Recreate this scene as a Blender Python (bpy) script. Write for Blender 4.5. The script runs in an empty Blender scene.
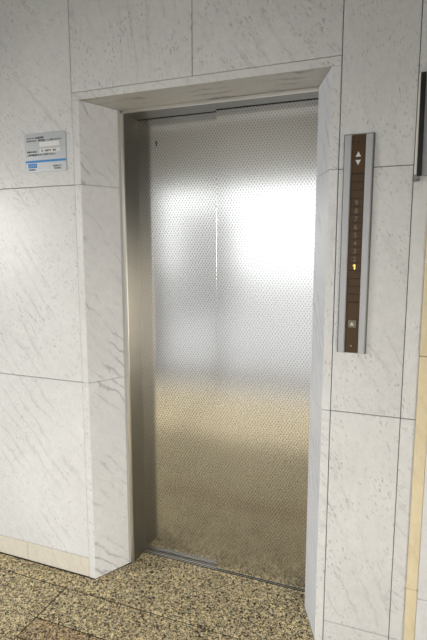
import bpy, bmesh, math, random
from mathutils import Vector, Matrix
random.seed(4)
S = bpy.context.scene
COL = S.collection

# ------------------------------------------------------------------ measured layout (metres; wall face is Y = 0, floor is Z = 0)
V1, V2, V3, V4 = -.2919, .2438, .7814, 1.0188         # vertical joints of the marble cladding
HT, H2, H3, H4 = 2.145, 1.782, .9354, .0962           # horizontal joints
H1 = 2.628
A1, A2, AT = -.2591, .7504, 2.1152                    # front edge of the recess
B1, B2, BT, D1 = -.1660, .6783, 2.1075, .171          # back edge of the recess
FX0, FX1, FZ = -.1555, .690, 2.096                    # clear opening of the steel frame
CM, YL, YR = .2376, .293, .268                        # panel split, panel faces
CEIL = 2.95

# ------------------------------------------------------------------ helpers
def link(name, me, mat=None, parent=None):
    o = bpy.data.objects.new(name, me); COL.objects.link(o)
    if mat:
        for m in (mat if isinstance(mat, (list, tuple)) else [mat]): me.materials.append(m)
    if parent is not None:
        o.parent = parent
        o.matrix_parent_inverse = Matrix.Translation(-parent.location)
    return o

def finish(bm, name, mat=None, parent=None, smooth=False, origin=None):
    bmesh.ops.recalc_face_normals(bm, faces=bm.faces)
    me = bpy.data.meshes.new(name)
    if smooth:
        for f in bm.faces: f.smooth = True
    if origin is not None: bmesh.ops.translate(bm, vec=-Vector(origin), verts=bm.verts)
    bm.to_mesh(me); bm.free()
    o = link(name, me, mat, parent)
    if origin is not None: o.location = origin
    return o

def box(bm, x0, x1, y0, y1, z0, z1, bev=0.0, seg=2, mi=0):
    t = bmesh.new()
    bmesh.ops.create_cube(t, size=1)
    for v in t.verts:
        v.co = Vector(((x0 + x1) / 2 + v.co.x * (x1 - x0), (y0 + y1) / 2 + v.co.y * (y1 - y0), (z0 + z1) / 2 + v.co.z * (z1 - z0)))
    if bev: bmesh.ops.bevel(t, geom=list(t.edges), offset=bev, segments=seg, affect='EDGES', profile=.5)
    for f in t.faces: f.material_index = mi
    merge(bm, t)

def merge(bm, t):
    me = bpy.data.meshes.new('tmp'); t.to_mesh(me); t.free(); bm.from_mesh(me); bpy.data.meshes.remove(me)

def prism(bm, poly, axis, a, b, bev=0.0):
    """poly: 2-D outline; axis 'z' -> (x,y) swept in z; 'x' -> (y,z) swept in x; 'y' -> (x,z) swept in y"""
    t = bmesh.new()
    def P(u, v, w): return {'z': (u, v, w), 'x': (w, u, v), 'y': (u, w, v)}[axis]
    lo = [t.verts.new(P(u, v, a)) for u, v in poly]; hi = [t.verts.new(P(u, v, b)) for u, v in poly]
    n = len(poly)
    t.faces.new(lo); t.faces.new(hi[::-1])
    for i in range(n): t.faces.new((lo[i], lo[(i + 1) % n], hi[(i + 1) % n], hi[i]))
    bmesh.ops.recalc_face_normals(t, faces=t.faces)
    if bev: bmesh.ops.bevel(t, geom=list(t.edges), offset=bev, segments=1, affect='EDGES')
    merge(bm, t)

def mesh_box(name, dims, mat, parent=None, bev=0.0, seg=2, smooth=False):
    bm = bmesh.new(); box(bm, *dims, bev=bev, seg=seg)
    return finish(bm, name, mat, parent, smooth)

def disc(bm, x, z, r, y0, y1, n=20):
    prism(bm, [(x + r * math.cos(2 * math.pi * i / n), z + r * math.sin(2 * math.pi * i / n)) for i in range(n)], 'y', y0, y1)

def text(name, body, x, z, size, y, mat, parent, align='LEFT', bold=0.0, width=None, shear=0.0):
    c = bpy.data.curves.new(name, 'FONT'); c.body = body; c.size = size; c.align_x = align; c.extrude = .00025
    c.offset = bold; c.resolution_u = 3; c.shear = shear
    o = bpy.data.objects.new(name, c); COL.objects.link(o)
    dg = bpy.context.evaluated_depsgraph_get()
    me = bpy.data.meshes.new_from_object(o.evaluated_get(dg))
    bpy.data.objects.remove(o); bpy.data.curves.remove(c)
    me.name = name; me.materials.clear()
    if width and len(me.vertices):
        xs = [v.co.x for v in me.vertices]; k = width / (max(xs) - min(xs)); x_0 = min(xs)
        for v in me.vertices: v.co.x = (v.co.x - x_0) * k
    me.transform(Matrix.Translation((x, y, z)) @ Matrix.Rotation(math.pi / 2, 4, 'X'))
    return link(name, me, mat, parent)

def thing(name, label, cat, loc):
    o = bpy.data.objects.new(name, None); COL.objects.link(o); o.location = loc; o.empty_display_size = .05
    o['label'] = label; o['category'] = cat; o['kind'] = 'thing'
    return o

def struct(o, label=None, cat=None):
    o['kind'] = 'structure'
    if label: o['label'] = label; o['category'] = cat
    return o

# ------------------------------------------------------------------ materials
class N:
    def __init__(s, name):
        s.m = bpy.data.materials.new(name); s.m.use_nodes = True
        s.t = s.m.node_tree; s.b = s.t.nodes['Principled BSDF']
    def n(s, typ, **kw):
        x = s.t.nodes.new(typ)
        for k, v in kw.items(): setattr(x, k, v)
        return x
    def l(s, a, b): s.t.links.new(a, b)
    def put(s, sock, v):
        if hasattr(v, 'is_linked'): s.l(v, sock)
        else: sock.default_value = v
    def math(s, op, a, b=None, clamp=False):
        x = s.n('ShaderNodeMath', operation=op, use_clamp=clamp); s.put(x.inputs[0], a)
        if b is not None: s.put(x.inputs[1], b)
        return x.outputs[0]
    def ramp(s, fac, stops, interp='LINEAR'):
        r = s.n('ShaderNodeValToRGB'); r.color_ramp.interpolation = interp
        e = r.color_ramp.elements
        while len(e) < len(stops): e.new(.5)
        for i, (p, c) in enumerate(stops):
            e[i].position = p; e[i].color = (c, c, c, 1) if not isinstance(c, tuple) else (*c, 1)
        s.put(r.inputs[0], fac); return r.outputs[0]
    def mix(s, f, a, b, mode='MIX'):
        x = s.n('ShaderNodeMix', data_type='RGBA', blend_type=mode)
        s.put(x.inputs[0], f)
        for i, v in ((6, a), (7, b)):
            s.put(x.inputs[i], (*v, 1) if isinstance(v, tuple) and len(v) == 3 else v)
        return x.outputs[2]
    def noise(s, vec, scale, detail=4, rough=.55, dist=0.0):
        x = s.n('ShaderNodeTexNoise'); s.put(x.inputs['Vector'], vec); x.inputs['Scale'].default_value = scale
        x.inputs['Detail'].default_value = detail; x.inputs['Roughness'].default_value = rough; x.inputs['Distortion'].default_value = dist
        return x.outputs['Fac']
    def mapping(s, vec, rot=(0, 0, 0), scale=(1, 1, 1), loc=(0, 0, 0)):
        x = s.n('ShaderNodeMapping'); s.put(x.inputs[0], vec); x.inputs['Rotation'].default_value = rot
        x.inputs['Scale'].default_value = scale; s.put(x.inputs['Location'], loc)
        return x.outputs[0]
    def obj(s): return s.n('ShaderNodeTexCoord').outputs['Object']
    def set(s, **kw):
        for k, v in kw.items():
            s.put(s.b.inputs[k.replace('_', ' ')], (*v, 1) if isinstance(v, tuple) and len(v) == 3 else v)
        return s.m
    def bump(s, h, strength=.3, dist=.002):
        x = s.n('ShaderNodeBump'); x.inputs['Strength'].default_value = strength; x.inputs['Distance'].default_value = dist
        s.put(x.inputs['Height'], h); s.l(x.outputs[0], s.b.inputs['Normal'])

def plain(name, col, rough=.5, metal=0.0, **kw):
    return N(name).set(Base_Color=col, Roughness=rough, Metallic=metal, **kw)

def marble(name, base, vein, angle, flecks=.55, streaks=.5, rough=.28, spread=0.0, lean=0.0, smear=.45, across='Y', freq=6.0):
    """white Carrara: cloudy ground, short dark flecks and longer thin veins, both leaning by angle about Y"""
    k = N(name); co = k.obj()
    isl = k.n('ShaderNodeNewGeometry').outputs['Random Per Island']
    off = k.n('ShaderNodeCombineXYZ')
    for i, f in enumerate((37.0, 11.0, 23.0)): k.put(off.inputs[i], k.math('MULTIPLY', isl, f))
    add = k.n('ShaderNodeVectorMath', operation='ADD'); k.l(co, add.inputs[0]); k.l(off.outputs[0], add.inputs[1])
    rv = k.n('ShaderNodeCombineXYZ')
    k.put(rv.inputs[0], lean); k.put(rv.inputs[1], k.math('ADD', k.math('MULTIPLY', k.math('SUBTRACT', isl, .5), spread), angle))
    mp = k.n('ShaderNodeMapping'); k.l(add.outputs[0], mp.inputs[0]); k.l(rv.outputs[0], mp.inputs['Rotation'])
    v = mp.outputs[0]
    cloud = k.noise(v, 2.2, 3, .5)
    c = k.mix(k.ramp(cloud, [(.3, 0), (.72, 1)]), base, tuple(x * .9 for x in base))
    mott = k.ramp(k.noise(k.mapping(v, scale=(1.3, 1.3, 1)), 30, 5, .75), [(.3, (.80, .81, .83)), (.62, (1.02, 1.02, 1.02))])
    c = k.mix(.42, c, mott, 'MULTIPLY')
    # thin veins: the zero line of a stretched warped noise
    wv = k.n('ShaderNodeTexWave', wave_type='BANDS', bands_direction=across, wave_profile='SIN')
    k.l(k.mapping(v, scale=(1, 1, .45)), wv.inputs['Vector'])
    wv.inputs['Scale'].default_value = freq; wv.inputs['Distortion'].default_value = 7.0; wv.inputs['Detail'].default_value = 5
    wv.inputs['Detail Scale'].default_value = 1.6; wv.inputs['Detail Roughness'].default_value = .62
    line = k.ramp(wv.outputs['Fac'], [(.80, 0), (.97, .7), (1, 1)])
    gate = k.ramp(k.noise(v, 5.0, 3, .6), [(.46, 0), (.64, 1)])
    veins = k.math('MULTIPLY', line, gate)
    # flecks: short dashes
    v2 = k.mapping(v, scale=(150, 150, 55))
    n2 = k.ramp(k.noise(v2, 1.0, 2, .55), [(.58, 0), (.68, 1)])
    g2 = k.ramp(k.noise(v, 7.0, 3, .6), [(.36, 0), (.62, 1)])
    fl = k.math('MULTIPLY', n2, g2)
    # broad soft grey smears
    v3 = k.mapping(v, scale=(22, 22, 6))
    sm = k.ramp(k.noise(v3, 1.0, 5, .7), [(.52, 0), (.8, 1)])
    c = k.mix(k.math('MULTIPLY', sm, smear), c, tuple(x * .78 for x in base))
    c = k.mix(k.math('MULTIPLY', veins, streaks), c, vein)
    c = k.mix(k.math('MULTIPLY', fl, flecks), c, vein)
    return k.set(Base_Color=c, Roughness=rough, Specular_IOR_Level=.3)

M_wall = marble('white marble cladding', (.79, .80, .81), (.27, .27, .285), math.radians(26), .55, .22, spread=.9, smear=.10, across='X', freq=5.0)
M_jamb = marble('white marble reveal', (.87, .885, .92), (.33, .33, .37), 0, .25, .62, lean=math.radians(-42), smear=.15, freq=7.0)  # paler and cooler than the wall: light on the reveal put into colour
M_base = marble('stained cream marble', (.78, .745, .66), (.45, .40, .33), math.radians(24), .4, .25, across='X')
M_right_tint = marble('daylight tinted right reveal', (.85, .89, .97), (.40, .43, .50), 0, .12, .6, lean=math.radians(35))  # blue of the daylight put into the marble colour
M_soffit_shade = marble('shaded soffit marble', (.54, .53, .51), (.20, .19, .18), math.radians(84), .2, .95, smear=.7)  # same marble, darkened to paint in the shade under the lintel
M_cream = marble('cream marble', (.86, .755, .53), (.62, .5, .33), math.radians(20), .2, .5)
M_pale = marble('pale blue white marble', (.84, .85, .87), (.5, .5, .54), math.radians(-30), .2, .4)
M_grout = plain('dark joint', (.05, .05, .048), .9)
M_grout_f = plain('dark floor joint', (.035, .028, .02), .95)

def granite(name, tint):
    k = N(name); co = k.obj()
    isl = k.n('ShaderNodeNewGeometry').outputs['Random Per Island']
    off = k.n('ShaderNodeCombineXYZ'); k.put(off.inputs[0], k.math('MULTIPLY', isl, 19.0)); k.put(off.inputs[1], k.math('MULTIPLY', isl, 7.0))
    add = k.n('ShaderNodeVectorMath', operation='ADD'); k.l(co, add.inputs[0]); k.l(off.outputs[0], add.inputs[1])
    # warp so grains are irregular
    wn = k.n('ShaderNodeTexNoise'); k.l(add.outputs[0], wn.inputs['Vector']); wn.inputs['Scale'].default_value = 90; wn.inputs['Detail'].default_value = 2
    ws = k.n('ShaderNodeVectorMath', operation='SCALE'); k.l(wn.outputs['Color'], ws.inputs[0]); ws.inputs['Scale'].default_value = .012
    wv = k.n('ShaderNodeVectorMath', operation='ADD'); k.l(add.outputs[0], wv.inputs[0]); k.l(ws.outputs[0], wv.inputs[1])
    vo = k.n('ShaderNodeTexVoronoi'); vo.inputs['Scale'].default_value = 150; k.l(wv.outputs[0], vo.inputs['Vector'])
    sep = k.n('ShaderNodeSeparateColor'); k.l(vo.outputs['Color'], sep.inputs[0])
    t = tint
    col = k.ramp(sep.outputs[0], [(0, (.06, .045, .03)), (.06, (.17, .13, .085)), (.13, tuple(x * .75 for x in t)), (.48, t), (.72, tuple(min(1, x * 1.1) for x in t)), (.92, (.80, .74, .60))], 'CONSTANT')
    cl = k.ramp(k.noise(add.outputs[0], 16, 3, .6), [(.3, .82), (.7, 1.08)])
    col = k.mix(1.0, col, cl, 'MULTIPLY')
    wn2 = k.noise(add.outputs[0], 125, 2, .5, .5)
    worm = k.ramp(k.math('ABSOLUTE', k.math('SUBTRACT', wn2, .5)), [(.04, 1), (.075, 0)])
    wg = k.ramp(k.noise(add.outputs[0], 60, 2, .5), [(.38, 0), (.46, 1)])
    col = k.mix(k.math('MULTIPLY', k.math('MULTIPLY', worm, wg), .92), col, (.045, .034, .024))
    fine = k.ramp(k.noise(add.outputs[0], 260, 2, .6), [(.33, .45), (.5, 1)])
    col = k.mix(.75, col, fine, 'MULTIPLY')
    k.bump(sep.outputs[0], .15, .001)
    return k.set(Base_Color=col, Roughness=.6, Specular_IOR_Level=.2)
M_gran = granite('beige granite', (1.0, .82, .49))
M_gran_b = granite('brown granite', (.82, .61, .34))

M_thr = plain('pale grey stone', (.50, .50, .50), .6)

def door_metal(name):
    """stainless sheet embossed with a fine diamond lattice; a plain strip along the foot"""
    k = N(name); co = k.obj()
    s = k.n('ShaderNodeSeparateXYZ'); k.l(co, s.inputs[0])
    X, Z = s.outputs[0], s.outputs[2]
    a = k.math('COSINE', k.math('MULTIPLY', k.math('ADD', X, k.math('MULTIPLY', Z, .05)), 2 * math.pi / .0138))
    b = k.math('COSINE', k.math('MULTIPLY', Z, 2 * math.pi / .0205))
    lat = k.math('ADD', k.math('MULTIPLY', k.math('MULTIPLY', a, b), .5), .5)
    dash = k.ramp(lat, [(.06, 1), (.42, 0)])
    mask = k.math('GREATER_THAN', Z, .036)
    drift = k.ramp(k.noise(k.mapping(co, scale=(3, 3, .7)), 1.4, 3, .5), [(.3, .55), (.7, 1)])
    dark = k.math('MULTIPLY', k.math('MULTIPLY', dash, mask), k.math('MULTIPLY', drift, .80))
    base = k.mix(dark, (.74, .73, .70), (.20, .195, .185))
    return k.set(Base_Color=base, Metallic=1.0, Roughness=.165)
M_door = door_metal('embossed stainless sheet')
M_steel = plain('dark brushed steel', (.27, .265, .25), .36, 1.0)
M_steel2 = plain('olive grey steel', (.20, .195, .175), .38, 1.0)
M_lip = plain('bright polished edge', (.68, .65, .59), .28, 1.0)
M_sill = plain('extruded aluminium sill', (.62, .59, .53), .38, 1.0)
M_dark = plain('shaft and groove shade black', (.012, .012, .012), .9)
M_seal = plain('grey sealant', (.50, .50, .485), .6)

M_rail = plain('satin aluminium', (.50, .51, .53), .5, .6)
M_alu = plain('pale aluminium edge', (.86, .84, .79), .45, .1)
M_brown = plain('brown acrylic', (.085, .052, .026), .35, Specular_IOR_Level=.2)
M_brown2 = plain('dark brown line', (.006, .004, .003), .5)
M_dim = plain('unlit numeral', (.20, .155, .115), .5)
M_white = plain('white marking', (.74, .75, .76), .5)
M_lit = N('lit orange numeral').set(Base_Color=(1, .5, .15), Emission_Color=(1.0, .50, .13), Emission_Strength=1.6)
M_btn = plain('grey push button', (.19, .18, .14), .35, .3)
M_btn_arrow = plain('pale button arrow', (.62, .58, .46), .5)
M_plate = plain('silver grey plate', (.50, .535, .565), .38, .35)
M_field = plain('white label', (.78, .79, .79), .5)
M_ink = plain('black ink', (.06, .06, .065), .6)
M_blue = plain('blue print', (.035, .24, .62), .5)
M_black = plain('black plastic', (.008, .008, .009), .5)
M_grey = plain('grey acrylic', (.38, .39, .41), .25)
M_clip = plain('grey metal clip', (.30, .30, .31), .4, .8)
M_ceil = plain('ceiling board', (.26, .26, .265), .9)
M_paint = plain('grey plaster', (.80, .79, .77), .8)
M_bronze = plain('bronze window frame', (.12, .11, .10), .5, .4)

# ------------------------------------------------------------------ back wall: marble slabs with open joints
G = .0012
WT = .03                                                   # slab thickness
def slab(bm, x0, x1, z0, z1, y=0.0):
    box(bm, x0 + G, x1 - G, y, y + WT, z0 + G, z1 - G, bev=.0012, seg=1, mi=1 if z1 < .1 and x1 < 0 else 0)
bm = bmesh.new()
XL, XR = -3.2, 1.0690
for x0, x1 in ((-3.2, -2.15), (-2.15, -1.22), (-1.22, V1)):
    for z0, z1 in ((H4, H3), (H3, H2), (H2, H1), (H1, CEIL)): slab(bm, x0, x1, z0, z1)
for x0, x1 in ((-3.2, -2.6), (-2.6, -1.63), (-1.63, -.652), (-.652, V1)): slab(bm, x0, x1, 0.001, H4)
slab(bm, V1, V2, HT, H1); slab(bm, V2, V3, HT, H1); slab(bm, V1, V2, H1, CEIL); slab(bm, V2, V3, H1, CEIL)
for x0, x1 in ((V3, V4), (V4, XR)):
    for z0, z1 in ((.001, H4), (H4, H3), (H3, H2), (H2, H1), (H1, CEIL)): slab(bm, x0, x1, z0, z1)
wall = struct(finish(bm, 'wall_back', [M_wall, M_base]), 'white grey-veined marble wall around the lift doorway', 'wall')
# backing that shows through the joints (same wall, its mortar bed)
bm = bmesh.new()
box(bm, XL, V1 + .001, .0045, .2, 0, CEIL); box(bm, V3 - .001, 2.6, .0045, .2, 0, CEIL); box(bm, V1, V3, .0045, .2, HT - .001, CEIL)
struct(finish(bm, 'wall_core', [M_grout]), 'dark joints between the marble slabs of the wall', 'wall joints')

# ------------------------------------------------------------------ splayed recess
def jamb(name, sgn, label, mat):
    bm = bmesh.new()
    xo, xa, xb = (V1, A1, B1) if sgn < 0 else (V3, A2, B2)
    poly = [(xo - sgn * G, -.002), (xa, -.002), (xb, D1), (xo - sgn * G, .02)]
    f = 1 - .014 / D1 if sgn < 0 else 1
    poly = [poly[0], poly[1], (xa + (xb - xa) * f, D1 * f), (xo - sgn * G, D1 * f)]
    for z0, z1 in ((.001, H3), (H3, H2), (H2, AT)):
        t = bmesh.new(); n0 = len(bm.verts)
        prism(t, poly, 'z', z0 + G * .6, z1 - G * .6, bev=.0012)
        merge(bm, t)
    # the head of the reveal follows the slope of the soffit
    for v in bm.verts:
        if v.co.z > AT - .01:
            k = max(0, min(1, v.co.y / D1)); v.co.z += (BT - AT) * k
    o = struct(finish(bm, name, [mat, M_wall]), label, 'marble reveal')
    for p in o.data.polygons:
        if p.normal.y < -.9: p.material_index = 1  # front faces keep the wall colour; only the reveal carries painted light
    return o
jamb('trim_1', -1, 'splayed white marble reveal left of the steel lift doors', M_jamb)
jamb('trim_2', 1, 'splayed white marble reveal with painted bluish daylight right of the steel lift doors', M_right_tint)
bm = bmesh.new()
prism(bm, [(-.002, AT), (D1, BT), (D1, HT - G), (-.002, HT - G)], 'x', V1 + G, V3 - G, bev=.0012)
struct(finish(bm, 'trim_3', [M_wall]), 'marble lintel edge and soffit above the lift doors', 'marble lintel')
me = bpy.data.objects['trim_3'].data; me.materials.append(M_soffit_shade)
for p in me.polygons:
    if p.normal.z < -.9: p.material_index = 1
bm = bmesh.new()
f = 1 - .0136 / D1
prism(bm, [(A1 + (B1 - A1) * f + .0008, D1 * f), (B1 + .0008, D1), (B1 - .03, D1), (B1 - .03, D1 * f)], 'z', .001, BT - .0005)
struct(finish(bm, 'trim_5', [M_seal]), 'narrow grey sealing strip between the marble reveal and the steel frame', 'seal strip')

# ------------------------------------------------------------------ lift door: steel frame, two sliding panels, grooved sill
door = bpy.data.objects.new('door_1', None); COL.objects.link(door); door.location = ((FX0 + FX1) / 2, D1, 0)
struct(door, 'closed two-panel stainless steel lift door with a fine diamond pattern', 'lift door')
bm = bmesh.new()
prism(bm, [(B1 - .03, D1), (FX0, D1), (FX0, .345), (B1 - .03, .345)], 'z', 0.0, FZ)
prism(bm, [(B2 + .05, D1), (FX1, D1), (FX1, .345), (B2 + .05, .345)], 'z', 0.0, FZ)
fr = finish(bm, 'door_frame', [M_steel], door); fr['label'] = 'dark steel frame around the sliding panels'
bm = bmesh.new()
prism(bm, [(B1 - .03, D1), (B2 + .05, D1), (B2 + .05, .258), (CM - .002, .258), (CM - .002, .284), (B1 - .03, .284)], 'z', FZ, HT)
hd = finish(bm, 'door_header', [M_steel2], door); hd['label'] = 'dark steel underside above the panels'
bm = bmesh.new()
box(bm, B1 - .002, FX0 + .0015, D1 - .006, D1 + .004, .0005, FZ + .010, bev=.0015)
box(bm, B1 - .002, B2 + .002, D1 - .006, D1 + .004, FZ - .0015, FZ + .0115, bev=.0015)
lp = finish(bm, 'frame_edge', [M_lip], fr); lp['label'] = 'bright polished edge of the frame'
# panels
bm = bmesh.new(); box(bm, -.19, CM + .035, YL, YL + .02, .005, FZ + .03, bev=.0015)
pl = finish(bm, 'door_panel', [M_door], door); pl['label'] = 'left sliding panel, set further back'
bm = bmesh.new(); box(bm, CM, .70, YR, YR + .022, .005, FZ + .03, bev=.0008, seg=3)
pr_ = finish(bm, 'door_panel', [M_door], door); pr_['label'] = 'right sliding panel, in front'
bm = bmesh.new(); disc(bm, -.061, 1.993, .0042, YL - .002, YL + .001, 14); prism(bm, [(-.063, 1.975), (-.059, 1.975), (-.058, 1.99), (-.064, 1.99)], 'y', YL - .0008, YL + .001)
sp = finish(bm, 'screw', [M_ink], pl); sp['label'] = 'small dark screw mark near the top'
# sill with two guide grooves
prof = [(.262, -.03), (.262, .0025), (.2665, .0025), (.2665, -.012), (.2715, -.012), (.2715, .0025), (.2785, .0025), (.2785, -.012), (.2835, -.012), (.2835, .0025), (.345, .0025), (.345, -.03)]
bm = bmesh.new(); prism(bm, prof, 'x', FX0 - .010, .70)
sl = finish(bm, 'door_sill', [M_sill], door); sl.data.materials.append(M_dark)
for p in sl.data.polygons:
    if p.center.z < -.002: p.material_index = 1  # groove faces coloured black to stand for the shade inside
sl['label'] = 'ribbed metal sill with two guide grooves'
bm = bmesh.new(); box(bm, -.3, .85, .346, .36, -.05, 2.2)
sh = finish(bm, 'shaft_screen', [M_dark], door)

# ------------------------------------------------------------------ right pier: cream trim strip and pale panel
bm = bmesh.new()
for z0, z1 in ((.001, .314), (.314, 1.16), (1.16, 2.0), (2.0, CEIL)):
    box(bm, 1.0675, 1.1060, -.0115, -.0004, z0 + .0006, z1 - .0006, bev=.004, seg=2)
struct(finish(bm, 'trim_4', [M_cream]), 'cream yellow marble strip at the right picture edge', 'marble strip')
bm = bmesh.new()
for x0, x1 in ((1.1050, 1.75), (1.75, 2.6)):
    for z0, z1 in ((.001, .285), (.285, 1.12), (1.12, 1.96), (1.96, CEIL)):
        box(bm, x0 + G, x1 - G, -.014, .03, z0 + G, z1 - G, bev=.0025, seg=2)
struct(finish(bm, 'wall_right', [M_pale]), 'pale bluish white marble panel beyond the cream strip', 'wall')

# ------------------------------------------------------------------ floor
FG = .0034
bm = bmesh.new()
def tile(x0, x1, y0, y1, mi=0): box(bm, x0 + FG, x1 - FG, y0 + FG, y1 - FG, -.03, 0, bev=.001, seg=1, mi=mi)
XJ, RY = -.352, -.0985
tile(-3.2, -1.42, RY, .012); tile(-1.42, 1.30, RY, -.0015); tile(1.30, 2.6, RY, .012)
# the recess floor (cut to the splay of the reveals, in narrow strips)
y = -.0015
for yb in (.085, .1735, .2615):
    def xl(q): return A1 + (B1 - A1) * max(0, q) / D1 if q < D1 else FX0
    def xr(q): return A2 + (B2 - A2) * max(0, q) / D1 if q < D1 else B2
    y1 = min(yb, 9)
    poly = [(xl(y) , y + .0009), (xr(y), y + .0009), (xr(yb), yb - .0009), (xl(yb), yb - .0009)]
    prism(bm, poly, 'z', -.03, 0, bev=.0006); y = yb
tile(XJ, .62, -.2900, RY); tile(.62, 1.6, -.2900, RY); tile(1.6, 2.6, -.2900, RY)
tile(XJ, .26, -.4025, -.2900, 1); tile(.26, 1.2, -.4025, -.29, 1); tile(1.2, 2.6, -.4025, -.29, 1)
for x0, x1 in ((-3.2, -2.2), (-2.2, -1.28), (-1.28, XJ)):
    yy = RY
    while yy > -2.59: tile(x0, x1, max(yy - .62, -2.6), yy); yy -= .62
for x0, x1 in ((XJ, .40), (.40, 1.15), (1.15, 1.9), (1.9, 2.6)):
    yy = -.4025
    while yy > -2.59: tile(x0, x1, max(yy - .62, -2.6), yy); yy -= .62
for x0, x1 in ((-3.2, -1.2), (-1.2, .3), (.3, 2.6)): tile(x0, x1, -3.0, -2.6, 2)
struct(finish(bm, 'floor', [M_gran, M_gran_b, M_thr]), 'speckled beige granite floor tiles', 'floor')
struct(mesh_box('floor_bed', (-3.2, 2.6, -3.0, .36, -.06, -.0035), M_grout_f), 'dark joints between the floor tiles', 'floor joints')

# ------------------------------------------------------------------ lift indicator and call panel
PX0, PX1, PZ0, PZ1 = .8000, .8925, 1.1565, 1.8870
BX0, BX1 = .8240, .8680
pn = thing('elevator_control_panel', 'tall narrow brown and silver lift call panel with lit number 1 on the marble wall', 'control panel', ((PX0 + PX1) / 2, 0, PZ0))
o = mesh_box('back_plate', (PX0 - .0025, PX1 + .0035, -.005, -.0002, PZ0 - .003, PZ1 + .0045), plain('shadow dark edge metal', (.16, .165, .14), .5, .5), pn, bev=.001)  # plate darkened and run past the right rail as a painted shadow edge
for x0, x1 in ((PX0, BX0), (BX1, PX1)):
    bm = bmesh.new()
    w = x1 - x0
    prism(bm, [(x0, -.004), (x0 + .001, -.012), (x0 + .004, -.0145), (x1 - .004, -.0145), (x1 - .001, -.012), (x1, -.004)], 'z', PZ0, PZ1)
    o = finish(bm, 'side_rail', [M_rail], pn); o['label'] = 'silver side rail'
FY = -.0085
ZT, ZB, NC = 1.763, 1.3336, 16
o = mesh_box('face_plate', (BX0, BX1, FY, -.004, ZT + .0022, PZ1), M_brown, pn, bev=.0006); o['label'] = 'upper brown cover with two white arrows'
for nm, zc, up in (('up_arrow', 1.8258, 1), ('down_arrow', 1.7985, -1)):
    bm = bmesh.new(); h = .0085
    prism(bm, [(.8455 - .0085, zc - up * h), (.8455 + .0085, zc - up * h), (.8455, zc + up * h)], 'y', FY - .0006, FY + .0006)
    o = finish(bm, nm, [M_white], pn); o['label'] = 'white triangle pointing ' + ('up' if up > 0 else 'down')
bm = bmesh.new(); disc(bm, .8455, 1.8637, .0028, FY - .0005, FY + .001); finish(bm, 'sensor', [M_brown2], pn)
ch = (ZT - ZB) / NC
mesh_box('cell_backing', (BX0, BX1, -.0062, -.004, ZB - .0025, ZT + .0025), M_brown2, pn)
for i in range(NC):
    z1 = ZT - i * ch; z0 = z1 - ch
    c = mesh_box('number_window', (BX0, BX1, FY, -.0055, z0 + .0011, z1 - .0011), M_brown, pn, bev=.0004)
    num = 9 - (i - 3)
    if 3 <= i <= 11:
        lit = num == 1
        if lit:
            zc = (z0 + z1) / 2; q = bmesh.new()
            prism(q, [(.8450, zc - .0090), (.8492, zc - .0090), (.8492, zc + .0080), (.8462, zc + .0080), (.8412, zc + .0046), (.8412, zc + .0016), (.8450, zc + .0040)], 'y', FY - .0006, FY + .0003)
            finish(q, 'numeral', [M_lit], c); c['label'] = 'window with glowing orange number 1'; continue
        t = text('numeral', str(num), .8455, (z0 + z1) / 2 - .0092, .0232, FY - .0004, M_lit if lit else M_dim, c, 'CENTER', bold=0.0006 if lit else .0001)
        if lit: c['label'] = 'window with glowing orange number 1'
o = mesh_box('face_plate', (BX0, BX1, FY, -.004, PZ0, ZB - .0022), M_brown, pn, bev=.0006); o['label'] = 'lower brown cover with the call button'
b = mesh_box('call_button', (.8330, .8585, FY - .0035, FY, 1.2440, 1.2710), M_btn, pn, bev=.0015)
b['label'] = 'square grey call button with a pale up arrow'
bm = bmesh.new(); prism(bm, [(.8455 - .0070, 1.2520), (.8455 + .0070, 1.2520), (.8455, 1.2640)], 'y', FY - .0042, FY - .003)
finish(bm, 'arrow', [M_btn_arrow], b)
bm = bmesh.new(); disc(bm, .8455, 1.1793, .0022, FY - .0006, FY + .001); finish(bm, 'key_switch', [M_rail], pn)

# ------------------------------------------------------------------ notice plate on the left wall
QX0, QX1, QZ0, QZ1 = -.5395, -.3270, 1.8425, 2.0025
nt = thing('notice_sign', 'small silver notice plate with a blue stripe on the marble wall beside the lift recess', 'notice', ((QX0 + QX1) / 2, 0, QZ0))
bm = bmesh.new(); r = .010; pts = []
for cx, cz, a0 in ((QX1 - r, QZ1 - r, 0), (QX0 + r, QZ1 - r, 90), (QX0 + r, QZ0 + r, 180), (QX1 - r, QZ0 + r, 270)):
    for k in range(7):
        a = math.radians(a0 + k * 15); pts.append((cx + r * math.cos(a), cz + r * math.sin(a)))
prism(bm, pts, 'y', -.004, -.0002, bev=.0006)
pt = finish(bm, 'plate', [M_plate], nt)
PY = -.0045
mesh_box('blue_stripe', (QX0 + .0015, QX1 - .0015, PY, -.0035, 1.8825, 1.8915), M_blue, nt)
f1 = mesh_box('white_label', (-.4610, -.3590, PY, -.0035, 1.9460, 1.9645), M_field, nt); f1['label'] = 'blank white label strip'
f2 = mesh_box('white_label', (-.4620, -.3560, PY, -.0035, 1.9220, 1.9370), M_field, nt); f2['label'] = 'white label strip with black writing'
W = .0000
def line(nm, body, x, z, size, width, par=nt, mat=M_ink, bold=.0002): return text(nm, body, x, z, size, PY - .0001, mat, par, 'LEFT', bold, width)
line('lettering', 'エレベーターの故障連絡は', -.5280, 1.9800, .0085, .092)
line('lettering', 'お手数ですが', -.5280, 1.9690, .0075, .052)
line('lettering', '管理者又は', -.4660, 1.9685, .0085, .036, bold=.0005)
line('lettering', 'へご連絡ください。', -.4250, 1.9690, .0075, .078)
line('lettering', 'お問い合せ先は', -.5280, 1.9240, .0085, .052)
line('lettering', '上記の電話番号までご連絡ください。', -.5280, 1.9110, .0080, .150)
text('writing', '3 - 0291  24', -.452, 1.9255, .0100, PY - .0006, M_ink, f2, 'LEFT', .0006, .075)
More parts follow.
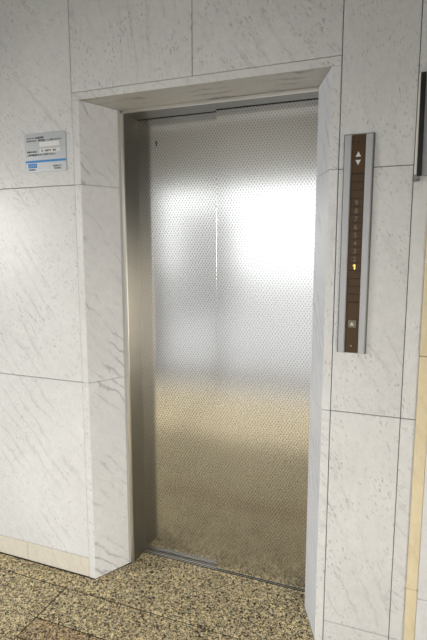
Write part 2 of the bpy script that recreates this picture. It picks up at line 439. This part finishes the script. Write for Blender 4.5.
# maker's mark: two rows of slanted blue blocks
bm = bmesh.new()
for row, zz in enumerate((1.8705, 1.8605)):
    x = -.5265
    for w in ((.009, .008, .009, .008, .009) if row == 0 else (.010, .007, .009, .011, .006)):
        prism(bm, [(x, zz), (x + w, zz), (x + w + .0015, zz + .0085), (x + .0015, zz + .0085)], 'y', PY, -.0036); x += w + .0012
finish(bm, 'maker_mark', [M_blue], nt)
line('lettering', '保守点検会社', -.5230, 1.8510, .0065, .036)
line('lettering', 'お客様センター', -.3950, 1.8620, .0070, .048)
line('lettering', '受付窓口', -.3890, 1.8525, .0065, .034)

# ------------------------------------------------------------------ slim black framed board at the right edge
fb = thing('hanging_board', 'slim black board with a pale metal edge strip hung on the marble wall', 'board', (1.0420, 0, 1.735))
bm = bmesh.new()
prism(bm, [(1.0195, 1.7490), (1.0275, 1.7490), (1.0250, 2.0540), (1.0195, 2.0540)], 'y', -.016, -.0005)
o = finish(bm, 'metal_edge', [M_alu], fb); o['label'] = 'pale metal edge strip'
bm = bmesh.new()
prism(bm, [(1.0277, 1.7450), (1.0425, 1.7450), (1.0400, 2.0560), (1.0252, 2.0560)], 'y', -.020, -.0005)
o = finish(bm, 'black_border', [M_black], fb)
bm = bmesh.new()
prism(bm, [(1.0427, 1.7450), (1.0670, 1.7450), (1.0670, 2.0560), (1.0402, 2.0560)], 'y', -.014, -.0005)
o = finish(bm, 'panel', [M_grey], fb)
bm = bmesh.new()
prism(bm, [(1.0195, 1.7480), (1.0300, 1.7480), (1.0300, 1.7290), (1.0265, 1.7290), (1.0265, 1.7340), (1.0235, 1.7340), (1.0215, 1.7270), (1.0180, 1.7270)], 'y', -.018, -.0005)
prism(bm, [(1.0300, 1.7440), (1.0385, 1.7440), (1.0370, 1.7300), (1.0345, 1.7280), (1.0345, 1.7350), (1.0300, 1.7330)], 'y', -.016, -.0005)
finish(bm, 'clip', [M_clip], fb)

# ------------------------------------------------------------------ the rest of the lobby behind the viewer (seen only as reflections in the steel)
YB = -2.9
OX0, OX1, OZ1 = -1.80, .85, 2.29
struct(mesh_box('ceiling', (-3.2, 2.6, -3.0, .36, CEIL, CEIL + .1), M_ceil), 'lobby ceiling', 'ceiling')
bm = bmesh.new()
box(bm, -3.2, OX0, YB - .2, YB, 0, CEIL); box(bm, OX1, 2.6, YB - .2, YB, 0, CEIL); box(bm, OX0, OX1, YB - .2, YB, OZ1, CEIL)
struct(finish(bm, 'wall_front', [M_paint]), 'plastered wall around the glazed entrance', 'wall')
bm = bmesh.new(); box(bm, -3.3, -3.2, -3.0, .36, 0, CEIL); struct(finish(bm, 'wall_left', [M_paint]), 'plastered side wall', 'wall')
bm = bmesh.new(); box(bm, 2.6, 2.7, -3.0, .36, 0, CEIL); struct(finish(bm, 'wall_side', [M_paint]), 'plastered wall on the far right', 'wall')
bm = bmesh.new()
for x in (OX0 + .03, -.95, OX1 - .03): box(bm, x - .03, x + .03, YB - .13, YB - .07, 0, OZ1)
box(bm, OX0, OX1, YB - .13, YB - .07, OZ1 - .06, OZ1); box(bm, OX0, OX1, YB - .13, YB - .07, 0, .08); 
struct(finish(bm, 'window_1', [M_bronze]), 'glazed entrance front', 'window')

# ------------------------------------------------------------------ light
def area(name, loc, target, sx, sy, power, col):
    L = bpy.data.lights.new(name, 'AREA'); L.shape = 'RECTANGLE'; L.size = sx; L.size_y = sy; L.energy = power; L.color = col
    o = bpy.data.objects.new(name, L); COL.objects.link(o); o.location = loc
    o.rotation_euler = (Vector(target) - Vector(loc)).to_track_quat('-Z', 'Y').to_euler()
    return o
portal = area('entrance_portal', ((OX0 + OX1) / 2, YB - .02, OZ1 / 2), ((OX0 + OX1) / 2, 0, OZ1 / 2), OX1 - OX0, OZ1, 1, (1, 1, 1))
portal.data.cycles.is_portal = True
a1 = area('side_fill', (2.55, -1.95, .80), (.1, 0, .35), 1.6, 1.2, 18, (1.0, .92, .79)); a1.data.spread = math.radians(78)  # added fill lamp for the lower wall and left reveal, no window there
a2 = area('far_fill', (-3.15, -2.0, 1.65), (.45, 0, .25), 1.4, .9, 24, (1.0, .97, .92)); a2.data.spread = math.radians(78)  # added fill lamp for the right reveal and wall, no window there
sun = bpy.data.lights.new('sun', 'SUN'); area('header_fill', (-.5, -1.7, 2.88), (-.5, -2.9, 2.3), 1.2, .15, 3.5, (1.0, .99, .97))  # added fill lamp brightens the wall over the entrance, mirrored in the doors
sun.energy = 3.4; sun.color = (1.0, .97, .94); sun.angle = math.radians(1.5)
so = bpy.data.objects.new('sun', sun); COL.objects.link(so)
so.rotation_euler = Vector((.15, 1, -1.27)).to_track_quat('-Z', 'Y').to_euler()
w = bpy.data.worlds.new('world'); S.world = w; w.use_nodes = True
bg = w.node_tree.nodes['Background']; bg.inputs[0].default_value = (.93, .965, 1.0, 1); bg.inputs[1].default_value = 2.5
struct(mesh_box('pavement', (-30, 30, -40, -3.0, -.10, -.02), plain('paving', (.28, .28, .285), .9)), 'paving outside the entrance', 'pavement')
struct(mesh_box('sky_blocker', (-4.85, -3.7, -12, -10, -.02, 2.65), plain('sky blocker grey', (.34, .33, .32), .9)), 'unseen box outside, added to dim the reflected sky', 'wall')  # added unseen box, hides part of the sky mirrored in the left panel

# ------------------------------------------------------------------ camera
cam = bpy.data.cameras.new('camera'); co = bpy.data.objects.new('camera', cam); COL.objects.link(co)
cam.sensor_fit = 'HORIZONTAL'; cam.sensor_width = 24.0; cam.lens = 489.6878 / 427 * 24.0
yaw, pitch = .3677, -.1379
co.location = (1.0021, -1.7513, 1.5043)
co.rotation_euler = (math.pi / 2 + pitch, .0005, yaw)
cam.clip_start = .02
S.camera = co
S.view_settings.view_transform = 'Standard'; S.view_settings.look = 'None'; S.view_settings.exposure = 0.0; S.view_settings.gamma = 1
